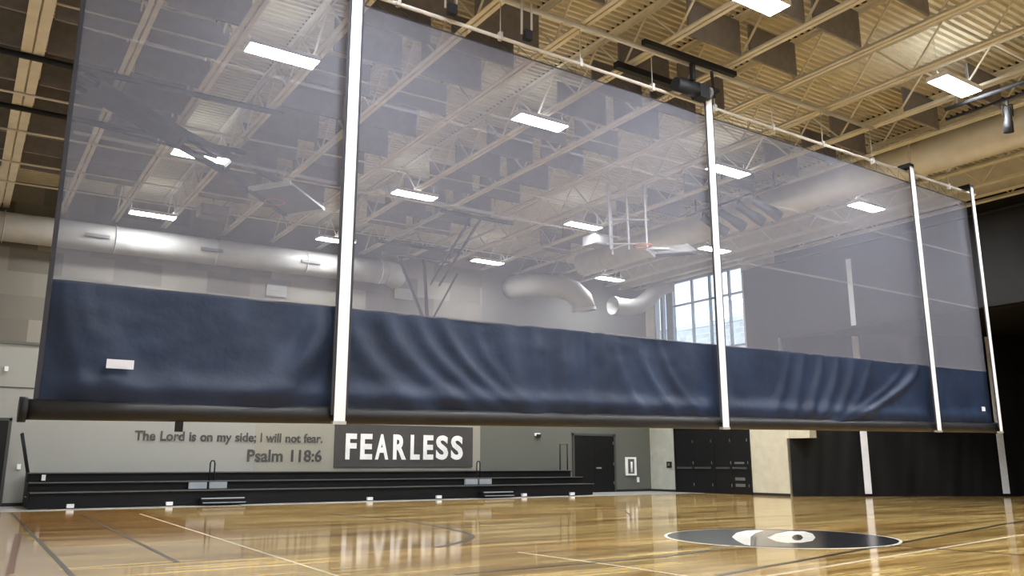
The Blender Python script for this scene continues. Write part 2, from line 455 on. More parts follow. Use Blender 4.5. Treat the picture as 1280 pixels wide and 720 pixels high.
line([(7.19, 6.69), (9.6, 7.18), (19.44, 9.23)], .09, M['lineblk'])
line([(7.0, 6.2), (7.7, 6.35), (15.71, 7.48), (22, 8.4)], .06, M['linewht'])
line([(11.9, 7.6), (12.16, 5.83), (12.4, 4)], .07, M['lineblk'])
line([(6.72, 9.9), (6.85, 7.8), (6.82, 5.5)], .05, M['linewht'])
line([(14.6, 18.4), (14.9, 17.0), (13.5, 15.2), (12.6, 14.9)], .05, M['linebrn'], 'court_arc')
# centre logo
LC, LR = (11.65, 9.45), 1.83
def disc(c, r, z0, z1, n=64): return MB().prism([(c[0]+r*math.cos(2*PI*i/n), c[1]+r*math.sin(2*PI*i/n)) for i in range(n)], z0, z1)
disc(LC, LR+.05, 0, .003).build('logo_ring', M['logowht'], floor)
lg = disc(LC, LR, 0, .0045).build('center_logo', M['logoblk'], floor)
def unp(u, v):
    q = _fw + _rt*((u-640)/F_PX) + _up*((360-v)/F_PX); t = -CAM_H/q.z
    return (q.x*t, q.y*t)
def logo_shape(pp, m, z, name):
    P = [unp(820+x*300/1280, 650+y*45/192) for x, y in pp]
    MB().prism(P, 0, z).build(name, m, lg)
logo_shape([(405,92),(430,72),(480,60),(560,55),(640,55),(700,62),(590,72),(545,92),(525,112),(520,140),(505,140),(455,128),(420,108)], M['logogry'], .0055, 'grey_swoosh')
logo_shape([(405,92),(430,70),(480,58),(545,55),(575,58),(530,72),(505,92),(503,138),(470,132),(430,112)], M['logowht'], .0065, 'white_crescent')
logo_shape([(535,138),(535,105),(560,80),(620,66),(700,60),(600,85),(600,100),(660,118),(720,128),(720,142),(620,145)], M['logogry'], .0060, 'grey_cheek')
logo_shape([(592,95),(640,75),(710,62),(790,62),(835,75),(850,95),(835,112),(780,122),(700,124),(640,116)], M['logowht'], .0070, 'white_eye')
logo_shape([(724,96),(735,84),(755,80),(775,84),(785,96),(775,108),(755,112),(735,108)], M['logoblk'], .0078, 'black_pupil')

# ------------------------------------------------------------------ window, outside
win = struct(MB().box((WR+.05, wy0, wz1-.10), (WR+.2, wy1, wz1)).box((WR+.05, wy0, wz0), (WR+.2, wy1, wz0+.1))
             .box((WR+.05, wy0, wz0), (WR+.2, wy0+.08, wz1)).box((WR+.05, wy1-.08, wz0), (WR+.2, wy1, wz1))
             .box((WR+.0, 26.7, wz0), (WR+.2, 27.12, wz1)).box((WR+.0, 27.35, wz0), (WR+.2, 27.5, wz1))
             .box((WR+.06, 25.5, wz0), (WR+.16, 25.6, wz1)).box((WR+.06, 24.45, wz0), (WR+.16, 24.55, wz1)).box((WR+.06, 23.35, wz0), (WR+.16, 23.45, wz1))
             .box((WR+.06, wy0, 8.2), (WR+.16, 26.7, 8.28)).box((WR+.06, wy0, 6.9-.9), (WR+.16, 26.7, 6.08)),
             'window_1', M['alum'], 'tall daylight window with slim dark mullions', 'window')
for a, b in ((wy0+.08, 23.35), (23.45, 24.45), (24.55, 25.5), (25.6, 26.7), (27.12, 27.35), (27.5, wy1-.08)):
    MB().box((WR+.10, a, wz0+.1), (WR+.11, b, wz1-.1)).build('pane', M['glass'], win)
ob = empty('brick_building', (48, 42, 0), 'pale brick building seen outside through the tall window', 'building')
part(MB().box((46, 20, 0), (56, 70, 11.3)), 'wall', M['brick'], ob)
part(MB().box((45.85, 19.8, 11.3), (56, 70.2, 11.6)), 'parapet', M['white'], ob)
struct(MB().box((38.05, WN-20, -.3), (120, 120, -.05)), 'ground', M['rubber'], 'ground outside the window', 'ground')

# ------------------------------------------------------------------ doors
d = struct(MB().box((1.28, WF-.06, 0), (1.36, WF, 2.52)).box((.1, WF-.06, 0), (.18, WF, 2.52)).box((.1, WF-.06, 2.44), (1.36, WF, 2.52)), 'door_1', M['frame'], 'dark door at the end of the pale wall', 'door')
MB().box((.18, WF-.04, .02), (1.28, WF-.005, 2.44)).build('door_leaf', M['doorblk'], d)
d = struct(MB().box((22.08, WF-.06, 0), (22.18, WF, 2.50)).box((24.39, WF-.06, 0), (24.49, WF, 2.50)).box((22.08, WF-.06, 2.40), (24.49, WF, 2.50)), 'door_2', M['frame'], 'black double door beside the bleachers', 'door')
for a, b in ((22.18, 23.28), (23.29, 24.39)):
    lf = MB().box((a, WF-.045, .02), (b, WF-.005, 2.40)).build('door_leaf', M['doorblk'], d)
    if a > 23: 
        MB().box((23.36, WF-.12, 1.0), (23.60, WF-.045, 1.06)).build('door_handle', M['galv'], lf)
        for z in (.4, 1.2, 2.1): MB().box((24.33, WF-.07, z-.06), (24.37, WF-.045, z+.06)).build('hinge', M['bledge'], lf)
# the black doors in the tan wall
d = struct(MB().box((WR-.07, 22.68, 0), (WR, 22.78, 2.75)).box((WR-.07, 26.80, 0), (WR, 26.90, 2.75)).box((WR-.07, 22.68, 2.65), (WR, 26.90, 2.75)).box((WR-.07, 24.55, 0), (WR, 24.70, 2.65)),
           'door_3', M['doorblk'], 'bank of black doors with push bars in the tan wall', 'door')
for a, b in ((22.78, 23.66), (23.67, 24.55), (24.70, 25.75), (25.76, 26.80)):
    lf = MB().box((WR-.05, a, .02), (WR-.005, b, 2.64)).build('door_leaf', M['doorblk'], d)
    MB().box((WR-.11, a+.08, 1.0), (WR-.05, b-.08, 1.08)).build('push_bar', M['frame'], lf)
    for z in (.35, 1.25, 2.15): MB().box((WR-.07, a+.01, z-.06), (WR-.05, a+.05, z+.06)).build('hinge', M['bledge'], lf)
MB().box((WR-.06, 23.0, .30), (WR-.05, 23.5, .42)).build('louvre', M['bledge'], d)
MB().box((WR-.06, 23.0, .55), (WR-.05, 23.5, .67)).build('louvre', M['bledge'], d)
MB().box((WR-.06, 23.0, 1.20), (WR-.05, 23.5, 1.28)).build('louvre', M['bledge'], d)
k = empty('keypad', (WR-.02, 27.25, 1.17), 'small dark square keypad on the pale corner panel', 'keypad')
part(MB().box((WR-.07, 27.12, 1.04), (WR-.02, 27.4, 1.3)), 'case', M['doorblk'], k)
part(MB().box((WR-.08, 27.2, 1.12), (WR-.07, 27.32, 1.24)), 'face', M['bledge'], k)
c = empty('extinguisher_cabinet', (25.3, WF, .7), 'white framed fire extinguisher cabinet on the dark grey wall near the corner', 'extinguisher cabinet')
part(MB().box((25.05, WF-.10, .70), (25.65, WF-.02, .78)).box((25.05, WF-.10, 1.42), (25.65, WF-.02, 1.50)).box((25.05, WF-.10, .78), (25.15, WF-.02, 1.42)).box((25.55, WF-.10, .78), (25.65, WF-.02, 1.42)), 'frame', M['letter'], c)
part(MB().box((25.15, WF-.06, .78), (25.55, WF-.02, 1.42)), 'door', M['bledge'], c)
part(MB().tube([(25.38, WF-.07, .84), (25.38, WF-.07, 1.3)], .05), 'cylinder', M['letter'], c)
tag(MB().box((25.72, WF-.05, .40), (25.84, WF-.01, .62)).build('outlet_plate', M['letter']), 'small white outlet plate low on the wall beside the extinguisher cabinet', 'outlet')
s = empty('security_camera', (20.24, WF, 2.38), 'small dome camera on the dark grey wall right of the sign', 'camera')
part(MB().box((20.12, WF-.08, 2.34), (20.36, WF, 2.46)), 'bracket', M['letter'], s)
part(MB().tube([(20.24, WF-.15, 2.26), (20.24, WF-.15, 2.34), (20.24, WF-.15, 2.42)], .1, radii=[.05, .1, .1]), 'dome', M['blackmat'], s)
tag(MB().box((1.0, WF-.05, 3.88), (1.1, WF, 4.02)).build('sensor_box', M['letter']), 'small white sensor box high on the pale wall left of the curtain', 'sensor')
tag(MB().box((1.62, WF-.05, 1.05), (1.72, WF, 1.2)).build('switch_plate', M['letter']), 'small white switch plate on the pale wall beside the bleacher end rail', 'switch')
for i, (a, b, c0, c1, lb) in enumerate(((8.56, 9.28, 7.0, 7.42, 'pale square wall panel under the pale duct, left of the tall white strap'), (13.5, 14.3, 7.46, 7.88, 'pale square wall panel by the rounded end of the pale duct'))):
    p_ = tag(MB().box((a, WF-.06, c0), (b, WF, c1)).build('wall_grille', M['rubber']), lb, 'grille')
    mb = MB()
    for q in range(5): mb.box((a+.05, WF-.075, c0+.04+q*.075), (b-.05, WF-.06, c0+.075+q*.075))
    mb.build('louvre', M['rubber'], p_)

# ------------------------------------------------------------------ wall lettering
sb = empty('sign_board', (14.2, WF, 1.08), 'charcoal wall sign reading FEARLESS in tall white capitals', 'sign')
part(MB().box((11.35, WF-.05, 1.08), (17.10, WF-.005, 2.62)), 'panel', M['sign'], sb)
for ch, (x0, x1) in zip('FEARLESS', ((11.76,12.18),(12.33,12.80),(12.92,13.45),(13.64,14.18),(14.36,14.75),(14.90,15.33),(15.45,15.98),(16.11,16.64))):
    text_mesh(ch, x0, x1, 1.36, 2.28, WF-.06, .02, .035, 'letter', M['letter'], sb)
def verse(txt, x0, x1, z0, z1, label):
    e = empty('verse_lettering', (x0, WF, z0), label, 'lettering')
    words = txt.split(' '); ax, bx, ay, by = text_box(txt)
    for i, wd in enumerate(words):
        r = text_box(' '.join(words[:i+1]))[1]; o = text_box(wd)
        sx = (x1-x0)/(bx-ax); sz = (z1-z0)/(by-ay)
        text_mesh(wd, x0+(r-(o[1]-o[0])-ax)*sx, x0+(r-ax)*sx, z0+(o[2]-ay)*sz, z0+(o[3]-ay)*sz, WF-.012, .02, .022, 'word', M['vinyl'], e)
verse('The Lord is on my side; I will not fear.', 4.72, 10.9, 1.83, 2.24, 'dark lettering The Lord is on my side; I will not fear.')
verse('Psalm 118:6', 8.28, 10.9, 1.27, 1.69, 'dark lettering Psalm 118:6 below the longer line of verse')

# ------------------------------------------------------------------ bleachers
bl = empty('bleacher', (11.5, 27, 0), 'long low black three-row bleacher along the lettered wall', 'bleacher')
BX0, BX1 = 1.85, 21.2
for i, (yf, yb, z0, z1) in enumerate(((26.0, 26.7, 0, .45), (26.7, 27.4, .0, .70), (27.4, 28.2, .0, .96))):
    part(MB().box((BX0+.02, yf+.05, z0+.02), (BX1-.02, yf+.10, z1-.05)), 'riser', M['bleach'], bl)
    r = part(MB().box((BX0, yf, z1-.06), (BX1, yb+.1, z1)), 'tread', M['bleach'], bl)
    part(MB().box((BX0, yf-.02, z1-.025), (BX1, yf, z1+.005)), 'nosing', M['bledge'], r)
for x in (BX0, BX1-.05):
    part(MB().box((x, 26.12, .02), (x+.05, 28.2, .40)).box((x, 26.8, .40), (x+.05, 28.2, .64)).box((x, 27.5, .64), (x+.05, 28.2, .9)), 'end_panel', M['bleach'], bl)
for x in (2.85, 5.4, 11.67, 14.26, 17.86, 20.11):
    part(MB().box((x-.09, 25.93, .03), (x+.09, 26.05, .13)), 'wheel_guard', M['letter'], bl)
part(MB().box((2.2, 27.37, .74), (2.3, 27.42, .9)), 'number_plate', M['letter'], bl)
part(MB().box((1.8, 26.7, .3), (4.0, 26.72, .34)), 'fascia_rail', M['bledge'], bl)
for x in (6.05, 15.7):                       # aisle steps and hoop rails
    wd = 1.2
    part(MB().box((x, 26.60, .47), (x+.52, 26.69, .66)), 'aisle_plate', M['steel'], bl)
    part(MB().box((x+.60, 26.60, .47), (x+1.12, 26.69, .66)), 'aisle_plate', M['steel'], bl)
    st = part(MB().box((x+.15, 25.55, .06), (x+1.35, 25.95, .22)), 'aisle_step', M['bleach'], bl)
    part(MB().box((x+.13, 25.52, .20), (x+1.37, 25.56, .235)), 'step_nosing', M['steel'], st)
    part(MB().box((x+.18, 25.53, .08), (x+1.42, 25.56, .105)), 'step_nosing', M['steel'], st)
    xr = x+.72
    part(MB().tube([(xr-.07, 26.9, .70), (xr-.07, 26.9, 1.22), (xr-.04, 26.9, 1.30), (xr+.04, 26.9, 1.30), (xr+.07, 26.9, 1.22), (xr+.07, 26.9, .70)], .022, 8), 'hoop_rail', M['black'], bl)
part(MB().tube([(1.86, 27.3, .96), (1.60, 27.3, 2.05), (1.60, 27.9, 2.05), (1.86, 27.9, .96)], .028, 8), 'end_rail', M['black'], bl)
part(MB().tube([(BX1-.06, 27.6, .96), (BX1-.06, 27.6, 2.0), (BX1-.06, 28.1, 2.0), (BX1-.06, 28.1, .96)], .028, 8), 'end_rail', M['black'], bl)

# ------------------------------------------------------------------ roof joists
JX = [-1.35, .39, 1.97, 3.47, 4.95, 6.83, 8.53, 10.27, 11.97, 13.73, 15.43, 17.3, 18.94, 20.6, 22.3, 24.0, 25.7]
JN = JX[1:]
JY0, JY1 = WN+.3, WF-.25
for i, x in enumerate(JX):
    zb = zj(x); dbl = .09 if abs(x-.39) < .01 else 0
    seen = i - 1
    lb = 'cream steel roof joist overhead beyond the left edge of the picture' if i == 0 else 'cream open-web steel roof joist, %s from the left of those crossing the ceiling' % ORD[seen]
    if i == 1: lb = 'wide cream double roof joist at the far left, outside the curtain'
    j = empty('roof_joist', (x, 9, zb), lb, 'roof joist', 'roof joists')
    wA = .085 + dbl
    part(MB().box((x-.018-wA, JY0, zb), (x-.018, JY1, zb+.02)).box((x+.018, JY0, zb), (x+.018+wA, JY1, zb+.02))
         .box((x-.034, JY0, zb+.02), (x-.018, JY1, zb+.09)).box((x+.018, JY0, zb+.02), (x+.034, JY1, zb+.09)), 'bottom_chord', M['cream'], j)
    zt = zb+DECK-.005
    part(MB().box((x-.018-wA, JY0, zt-.02), (x-.018, JY1, zt)).box((x+.018, JY0, zt-.02), (x+.018+wA, JY1, zt))
         .box((x-.034, JY0, zt-.10), (x-.018, JY1, zt-.02)).box((x+.018, JY0, zt-.10), (x+.034, JY1, zt-.02)), 'top_chord', M['cream'], j)
    pts = []; yy = JY0+.1; up_ = 0
    while yy < JY1: pts.append((x, yy, zb+.05 if not up_ else zt-.05)); yy += .75; up_ ^= 1
    mb = MB()
    for a, b in zip(pts, pts[1:]): mb.bar(a, b, .034)
    part(mb, 'web', M['cream'], j)
    # shade inside the deck flutes over the top chord, put in as dark boxes
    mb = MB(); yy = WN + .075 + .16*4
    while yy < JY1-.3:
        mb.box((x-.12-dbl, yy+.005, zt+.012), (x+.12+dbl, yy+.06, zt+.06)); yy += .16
    o = part(mb, 'flute_shade', M['flute'], j); o['kind'] = 'stuff'

# bridging rods and services crossing under the joists
def cross_pipe(name, y, dz, r, m, label, cat, x0=-2.6, x1=17.2):
    return tag(MB().tube([(x0, y, zj(x0)+dz), (x1, y, zj(x1)+dz)], r, 10).build(name, m, None, (x0, y, zj(x0)+dz)), label, cat)
cross_pipe('sprinkler_pipe', 10.45, -.06, .045, M['lgrey'], 'pale pipe crossing under the joists before the divider curtain', 'pipe')
for y, lb in ((18.9, 'pair of cream bridging rods behind the folded hoop, nearest to the curtain'), (21.2, 'pair of cream bridging rods between the folded and lowered hoops'), (23.6, 'pair of cream bridging rods two bays before the lettered wall'), (25.4, 'pair of cream bridging rods just before the pale duct')):
    e = empty('joist_bridging', (11, y, zj(11)), lb, 'bridging rod', 'joist bridging')
    part(MB().tube([(-2.6, y, zj(-2.6)-.03), (18.95, y, zj(18.95)-.03)], .026, 8), 'lower_rod', M['cream'], e)
    part(MB().tube([(-2.6, y, zj(-2.6)+.80), (18.95, y, zj(18.95)+.80)], .026, 8), 'upper_rod', M['cream'], e)
for y, lb in ((5.6, 'pair of cream bridging rods above the near floor'), (14.9, 'pair of cream bridging rods crossing the ceiling a few metres behind the curtain')):
    e = empty('joist_bridging', (11, y, zj(11)), lb, 'bridging rod', 'joist bridging')
    part(MB().tube([(-2.6, y, zj(-2.6)+.80), (18.95, y, zj(18.95)+.80)], .02, 8), 'upper_rod', M['cream'], e)
    part(MB().tube([(-2.6, y, zj(-2.6)+.12), (18.95, y, zj(18.95)+.12)], .02, 8), 'lower_rod', M['cream'], e)

# ------------------------------------------------------------------ ceiling lights
def make_light(loc):
    e = empty('ceiling_light', loc)
    x, y, z = loc
    part(MB().box((x-.67, y-.225, z), (x+.67, y+.225, z+.045)).box((x-.67, y-.225, z-.052), (x+.67, y-.205, z)).box((x-.67, y+.205, z-.052), (x+.67, y+.225, z)).box((x-.67, y-.205, z-.052), (x-.65, y+.205, z)).box((x+.65, y-.205, z-.052), (x+.67, y+.205, z)), 'housing', M['white'], e)
    for s_ in (-1, 1):
        part(MB().box((x-.64, y+s_*.11-.085, z-.05), (x+.64, y+s_*.11+.085, z)), 'lens', M['lamp'], e)
    part(MB().box((x-.6, y-.06, z+.045), (x+.6, y+.06, z+.06)), 'uplight_lens', M['lampup'], e)
    for s_ in (-1, 1): part(MB().tube([(x+s_*.62, y, z+.045), (x+s_*.62, y, z+.95)], .006, 6), 'hanger_wire', M['galv'], e)
    return e
LX = (4.3, 10.25, 16.45, 22.65); LY = (-4.4, 1.9, 8.1, 14.22, 20.45, 26.4)
proto = None
NEAR = {8.1: 'before the curtain', 14.22: 'nearest behind the curtain', 20.45: 'second behind the curtain', 26.4: 'closest to the lettered wall'}
for i, x in enumerate(LX):
    for y in LY:
        loc = (x, y, zj(x)-.08)
        if proto is None: e = proto = make_light(loc)
        else: e = dup(proto, loc)
        e['category'] = 'ceiling light'; e['group'] = 'twin-lens ceiling lights'
        if in_frame(loc, 20):
            e['label'] = 'lit twin-lens ceiling light, %s row from the left wall, %s' % (ORD[i], NEAR[y])
        else:
            e['label'] = 'lit twin-lens ceiling light over the near floor, out of view'

# ------------------------------------------------------------------ acoustic baffles
BAY = [-1.05, .62, 2.16, 5.15, 7.02, 10.46, 12.15, 17.48]
BY = [4.0, 5.5, 6.98, 8.33, 9.8, 11.0+.75, 12.62, 13.85, 15.38, 16.84, 18.45, 19.95, 21.6, 22.9, 24.3]
BW = 1.42
first = None; colno = 0
for x in BAY:
    lst = []
    for y in BY:
        zc = zj(x)+.06
        if in_frame((x+BW, y, zc+.35), 25) or in_frame((x, y, zc+.35), 25): lst.append(y)
    if not lst: continue
    colno += 1
    for n, y in enumerate(lst):
        loc = (x, y, zj(x)+.06)
        if first is None:
            e = empty('acoustic_baffle', loc)
            mb = MB(); a = part(mb.box((x, y-.025, loc[2]), (x+BW, y+.025, loc[2]+.74)), 'panel', M['felt'], e)
            bv = a.modifiers.new('soft_edge', 'BEVEL'); bv.width = .012; bv.segments = 2
            for q in (.2, BW-.2): part(MB().tube([(x+q, y, loc[2]+.74), (x+q, y, loc[2]+DECK-.07)], .008, 6), 'hanger', M['galv'], e)
            first = e
        else: e = dup(first, loc)
        tag(e, 'grey felt acoustic baffle, %s along in the %s baffle column from the left' % (ORD[n], ORD[colno-1]), 'acoustic baffle', 'acoustic baffles between the joists')

# ------------------------------------------------------------------ ducts
def zd(x): return 8.10 + SL*x
e = empty('air_duct', (5, 27.5, zd(5)), 'long pale round air duct along the top of the lettered wall', 'air duct')
P = [(-2.9, 28.0, zd(-2.9))] + [(12.9*t, 28.0, zd(12.9*t)) for t in (0, .25, .5, .75, 1.0)]
part(MB().tube(P, .44, 28), 'straight_run', M['ductgrey'], e)
C = (12.9, 28.15)
P = [(12.85, 28.0, zd(12.9))] + [(12.9+.57*math.sin(a), 28.57-.57*math.cos(a), zd(13)) for a in [PI/2*k/8 for k in range(9)]]
part(MB().tube(P, .46, 28), 'elbow', M['ductgrey'], e)
for x in (2.96, 9.8, 6.4):
    part(MB().box((x-.35, 28.0-.50, zd(x)-.10), (x+.35, 28.0-.38, zd(x)+.0)), 'supply_grille', M['bledge'], e)
for x in (.5, 3.5, 6.6, 9.7, 12.6):
    part(MB().tube([(x, 28.0+.475*math.cos(a), zd(x)+.475*math.sin(a)) for a in [2*PI*k/24 for k in range(25)]], .018, 6), 'hanger_band', M['ductgrey'], e)
e = empty('air_duct', (19.7, 10, 8.8), 'long tan round air duct running along the ceiling near the black wall', 'air duct')
part(MB().tube([(19.68, -9.5, 8.82), (19.68, 5, 8.82), (19.68, 15, 8.82), (19.68, 24.5, 8.82)], .46, 32), 'straight_run', M['tan'], e)
for y in (4.5, 10.8, 17, 23):
    part(MB().tube([(19.68+.475*math.cos(a), y, 8.82+.475*math.sin(a)) for a in [2*PI*k/24 for k in range(25)]], .016, 6), 'hanger_band', M['tan'], e)
e = empty('roof_beam', (24.75, 8, 9.4), 'deep tan roof beam along the top of the black side wall', 'roof beam')
part(MB().box((24.74, WN+.3, 9.06), (24.76, WF-.4, 9.95)), 'web', M['tan'], e)
for z in (9.04, 9.95): part(MB().box((24.62, WN+.3, z), (24.88, WF-.4, z+.02)), 'flange', M['tan'], e)
e = empty('duct_elbow', (20.9, 26.8, 8.2), 'pale duct elbow dropping below the ceiling behind the middle of the curtain', 'air duct')
part(MB().tube([(18.95, 28.47, 8.50), (18.95, 28.15, 8.50), (19.12, 27.75, 8.51), (19.6, 27.25, 8.52), (20.4, 26.9, 8.46), (20.95, 26.8, 8.28), (21.35, 26.75, 7.98), (21.5, 26.75, 7.6)], .48, 24), 'elbow', M['ductgrey'], e)
part(MB().tube([(21.48, 26.75, 7.62), (21.5, 26.75, 7.50)], .51, 24, False), 'collar', M['ductgrey'], e)
e = empty('duct_elbow', (24.5, 26.8, 8.2), 'pale duct with two bends slanting down left of the window', 'air duct')
part(MB().tube([(26.2, 26.4, 9.15), (25.9, 26.5, 9.05), (25.5, 26.6, 8.8), (25.1, 26.7, 8.4), (24.7, 26.8, 8.1), (24.2, 26.85, 7.97), (23.3, 26.9, 7.95)], .36, 24, False), 'offset', M['ductgrey'], e)
part(MB().tube([(23.4, 26.9, 7.95), (23.2, 26.9, 7.95)], .40, 24, False), 'collar', M['ductgrey'], e)

# ------------------------------------------------------------------ theatre lamps
def spot(loc, d, label, group=None, ln=.5, r=.11):
    x, y, z = loc; d = Vector(d).normalized()
    e = empty('stage_lamp', loc, label, 'stage lamp', group)
    p = Vector(loc) - Vector((0, 0, .2))
    part(MB().bar((x, y, z-.001), (x, y, z-.12), .05), 'clamp', M['black'], e)
    part(MB().tube([p - d*.05, p + d*ln*.5, p + d*ln*.55, p + d*ln], r, 14, radii=[r*.8, r*.9, r*1.05, r*1.15]), 'barrel', M['blackmat'], e)
    sdv = d.cross(Vector((0,0,1)))
    sdv = sdv.normalized() if sdv.length > .01 else Vector((1,0,0))
    part(MB().bar(p + sdv*r*1.2 + Vector((0,0,.1)), p + sdv*r*1.2 + d*ln*.3, .02).bar(p - sdv*r*1.2 + Vector((0,0,.1)), p - sdv*r*1.2 + d*ln*.3, .02).bar(p + sdv*r*1.25 + Vector((0,0,.1)), p - sdv*r*1.25 + Vector((0,0,.1)), .02), 'yoke', M['black'], e)
    return e
e = empty('lamp_rail', (17.5, 6, 8.6), 'black double lamp rail hanging under the joists at the upper right', 'lamp rail')
part(MB().tube([(17.25, -2, 8.80), (17.25, 8.75, 8.80)], .045, 8), 'pipe', M['black'], e)
part(MB().tube([(17.62, -2, 8.72), (17.62, 8.95, 8.72)], .03, 8), 'pipe', M['black'], e)
for y in (2, 5, 8.3): part(MB().bar((17.25, y, 8.80), (17.62, y, 8.72), .04), 'bracket', M['black'], e)
for y in (2, 8.5): part(MB().bar((17.3, y, 8.8), (17.3, y, zj(17.3)+.01), .05), 'drop', M['lgrey'], e)
spot((17.62, 7.66, 8.69), (.10, .12, -1), 'black stage lamp hanging straight down from the rail at the upper right', None, .50, .085)
e = empty('lamp_rail', (18.3, 15.5, 8.7), 'dark lamp rail behind the curtain, right of the middle strap', 'lamp rail')
part(MB().tube([(18.3, 13.8, 8.8), (18.3, 17.6, 8.8)], .04, 8), 'pipe', M['black'], e)
for y in (14.2, 17.2): part(MB().bar((18.3, y, 8.8), (18.3, y, zj(18.3)+DECK-.01), .04), 'drop', M['black'], e)
for i, y in enumerate((16.9, 16.2, 15.5, 14.9)):
    spot((18.3, y, 8.762), (.75, -.5, -.62), 'dark stage lamp behind the mesh, %s from the middle white strap' % ORD[i], 'stage lamps behind the mesh', .85, .14)

# ------------------------------------------------------------------ basketball hoops
def backboard(root, c, wv, hv, m):
    c, wv, hv = Vector(c), Vector(wv), Vector(hv); nrm = wv.cross(hv).normalized()*.03
    def slab(a0, a1, b0, b1, t=1.0):
        mb = MB(); q = [c + wv*a + hv*b + nrm*s_*t for s_ in (-1, 1) for a, b in ((a0,b0),(a1,b0),(a1,b1),(a0,b1))]
        v = [mb.bm.verts.new(p) for p in q]
        for f in ((0,1,2,3),(4,5,6,7),(0,1,5,4),(1,2,6,5),(2,3,7,6),(3,0,4,7)): mb.bm.faces.new([v[k] for k in f])
        return mb
    b = part(slab(-.5, .5, -.5, .5), 'backboard', m, root)
    part(slab(-.52, .52, -.56, -.44, 1.6), 'edge_padding', M['pads'], b)
    for a in (-.5, .5): part(slab(a-.03, a+.03, -.5, .5, 1.5), 'side_frame', M['lgrey'] if m is M['lgrey'] else M['galv'], b)
    return b
# folded, left
e = empty('basketball_hoop', (1.2, 18, 8.7), 'dark basketball hoop frame folded up under the ceiling behind the left curtain panel', 'basketball hoop')
for y in (16.9, 19.65): part(MB().tube([(-1.6, y, 8.68), (5.2, y, 8.68+.05)], .06, 10), 'cross_bar', M['black'], e)
for dy in (-.55, .55): part(MB().bar((1.2, 17.4+dy*.4, 8.6), (5.6, 18.7+dy, 7.62), .12), 'mast', M['black'], e)
for t in (.25, .5, .75): part(MB().bar((1.2+4.4*t, 17.4+1.3*t-.55*(.4+.6*t), 8.6-.98*t), (1.2+4.4*t, 17.4+1.3*t+.55*(.4+.6*t), 8.6-.98*t), .09), 'mast_brace', M['black'], e)
part(MB().bar((1.5, 17.3, 8.55), (3.3, 17.95, 8.15), .5, .18), 'hinge_box', M['black'], e)
for y in (17.0, 19.6): part(MB().bar((1.3, y, 8.68), (4.2, 18.3, 7.95), .05), 'stay', M['black'], e)
backboard(e, (6.1, 19.0, 7.52), (1.35, 1.45, 0), (.75, -.7, .1), M['board'])
part(MB().torus((5.75, 18.9, 7.35), .23, .012), 'rim', M['rim'], e)
# lowered, centre
e = empty('basketball_hoop', (13, 24, 8.8), 'grey basketball hoop frame let down before the lettered wall behind the middle panel', 'basketball hoop')
part(MB().tube([(11.5, 21.1, 8.70), (14.1, 21.1, 8.73)], .06, 10), 'cross_bar', M['black'], e)
part(MB().tube([(11.2, 25.3, 8.70), (14.6, 25.3, 8.74)], .06, 10), 'cross_bar', M['black'], e)
part(MB().tube([(11.6, 25.5, 8.35), (14.3, 25.5, 8.38)], .05, 10), 'cross_bar', M['black'], e)
part(MB().bar((12.2, 25.5, 8.35), (13.35, 25.5, 6.0), .08), 'mast', M['black'], e)
part(MB().bar((13.22, 25.5, 8.36), (13.42, 25.5, 6.0), .09), 'mast', M['black'], e)
part(MB().bar((14.6, 25.5, 8.0), (13.5, 25.5, 6.0), .05), 'mast', M['black'], e)
for x in (12.55, 12.9): part(MB().bar((x, 21.1, 8.7), (x+.9, 25.4, 7.45), .06), 'diagonal_brace', M['black'], e)
for x in (11.7, 14.0): part(MB().bar((x, 21.1, 8.75), (x, 25.3, 8.75), .07).bar((x, 22, 8.75), (x, 22, zj(x)+DECK-.01), .05).bar((x, 25, 8.75), (x, 25, zj(x)+DECK-.01), .05), 'top_rail', M['lgrey'], e)
backboard(e, (13.4, 25.1, 4.6), (1.83, 0, 0), (0, 0, 1.07), M['board'])
part(MB().bar((13.4, 25.5, 6.1), (13.4, 25.2, 4.4), .1), 'board_arm', M['black'], e)
part(MB().torus((13.4, 24.7, 4.2), .23, .012), 'rim', M['rim'], e)
# light grey frame, right of centre
e = empty('basketball_hoop', (14.9, 16.9, 8.9), 'light grey basketball hoop cage hanging under the ceiling left of the middle strap', 'basketball hoop')
for x, y in ((14.55, 16.95), (15.0, 16.7), (15.4, 16.4), (15.0, 17.4)):
    part(MB().bar((x, y, 8.95), (x+.05, y, 7.05), .05), 'upright', M['lgrey'], e)
for z in (8.6, 7.9, 7.2): part(MB().bar((14.5, 17.0, z), (15.5, 16.35, z), .04).bar((15.0, 16.7, z), (15.0, 17.4, z), .04), 'cage_rail', M['lgrey'], e)
part(MB().torus((15.1, 16.2, 7.05), .24, .02), 'rim', M['rim'], e)
backboard(e, (16.3, 16.3, 7.12), (1.0, -.55, .12), (.15, .5, .35), M['rubber'])
part(MB().bar((15.2, 16.6, 7.1), (16.2, 16.3, 7.15), .06), 'board_arm', M['lgrey'], e)

for loc, lb in (((5.65, 24.6, 8.55), 'pale box speaker under the joists left of the tall white strap'), ((17.5, 21.0, 8.62), 'pale box speaker under the joists right of the ceiling middle')):
    x, y, z = loc; e = empty('box_speaker', loc, lb, 'speaker')
    part(MB().box((x-.4, y-.3, z-.16), (x+.4, y+.3, z+.16)), 'cabinet', M['felt'], e)
    part(MB().box((x-.36, y-.32, z-.12), (x+.36, y-.30, z+.12)), 'speaker_grille', M['felt'], e)
    part(MB().bar((x, y, z+.16), (x, y, zj(x)+DECK-.01), .04), 'bracket', M['galv'], e)

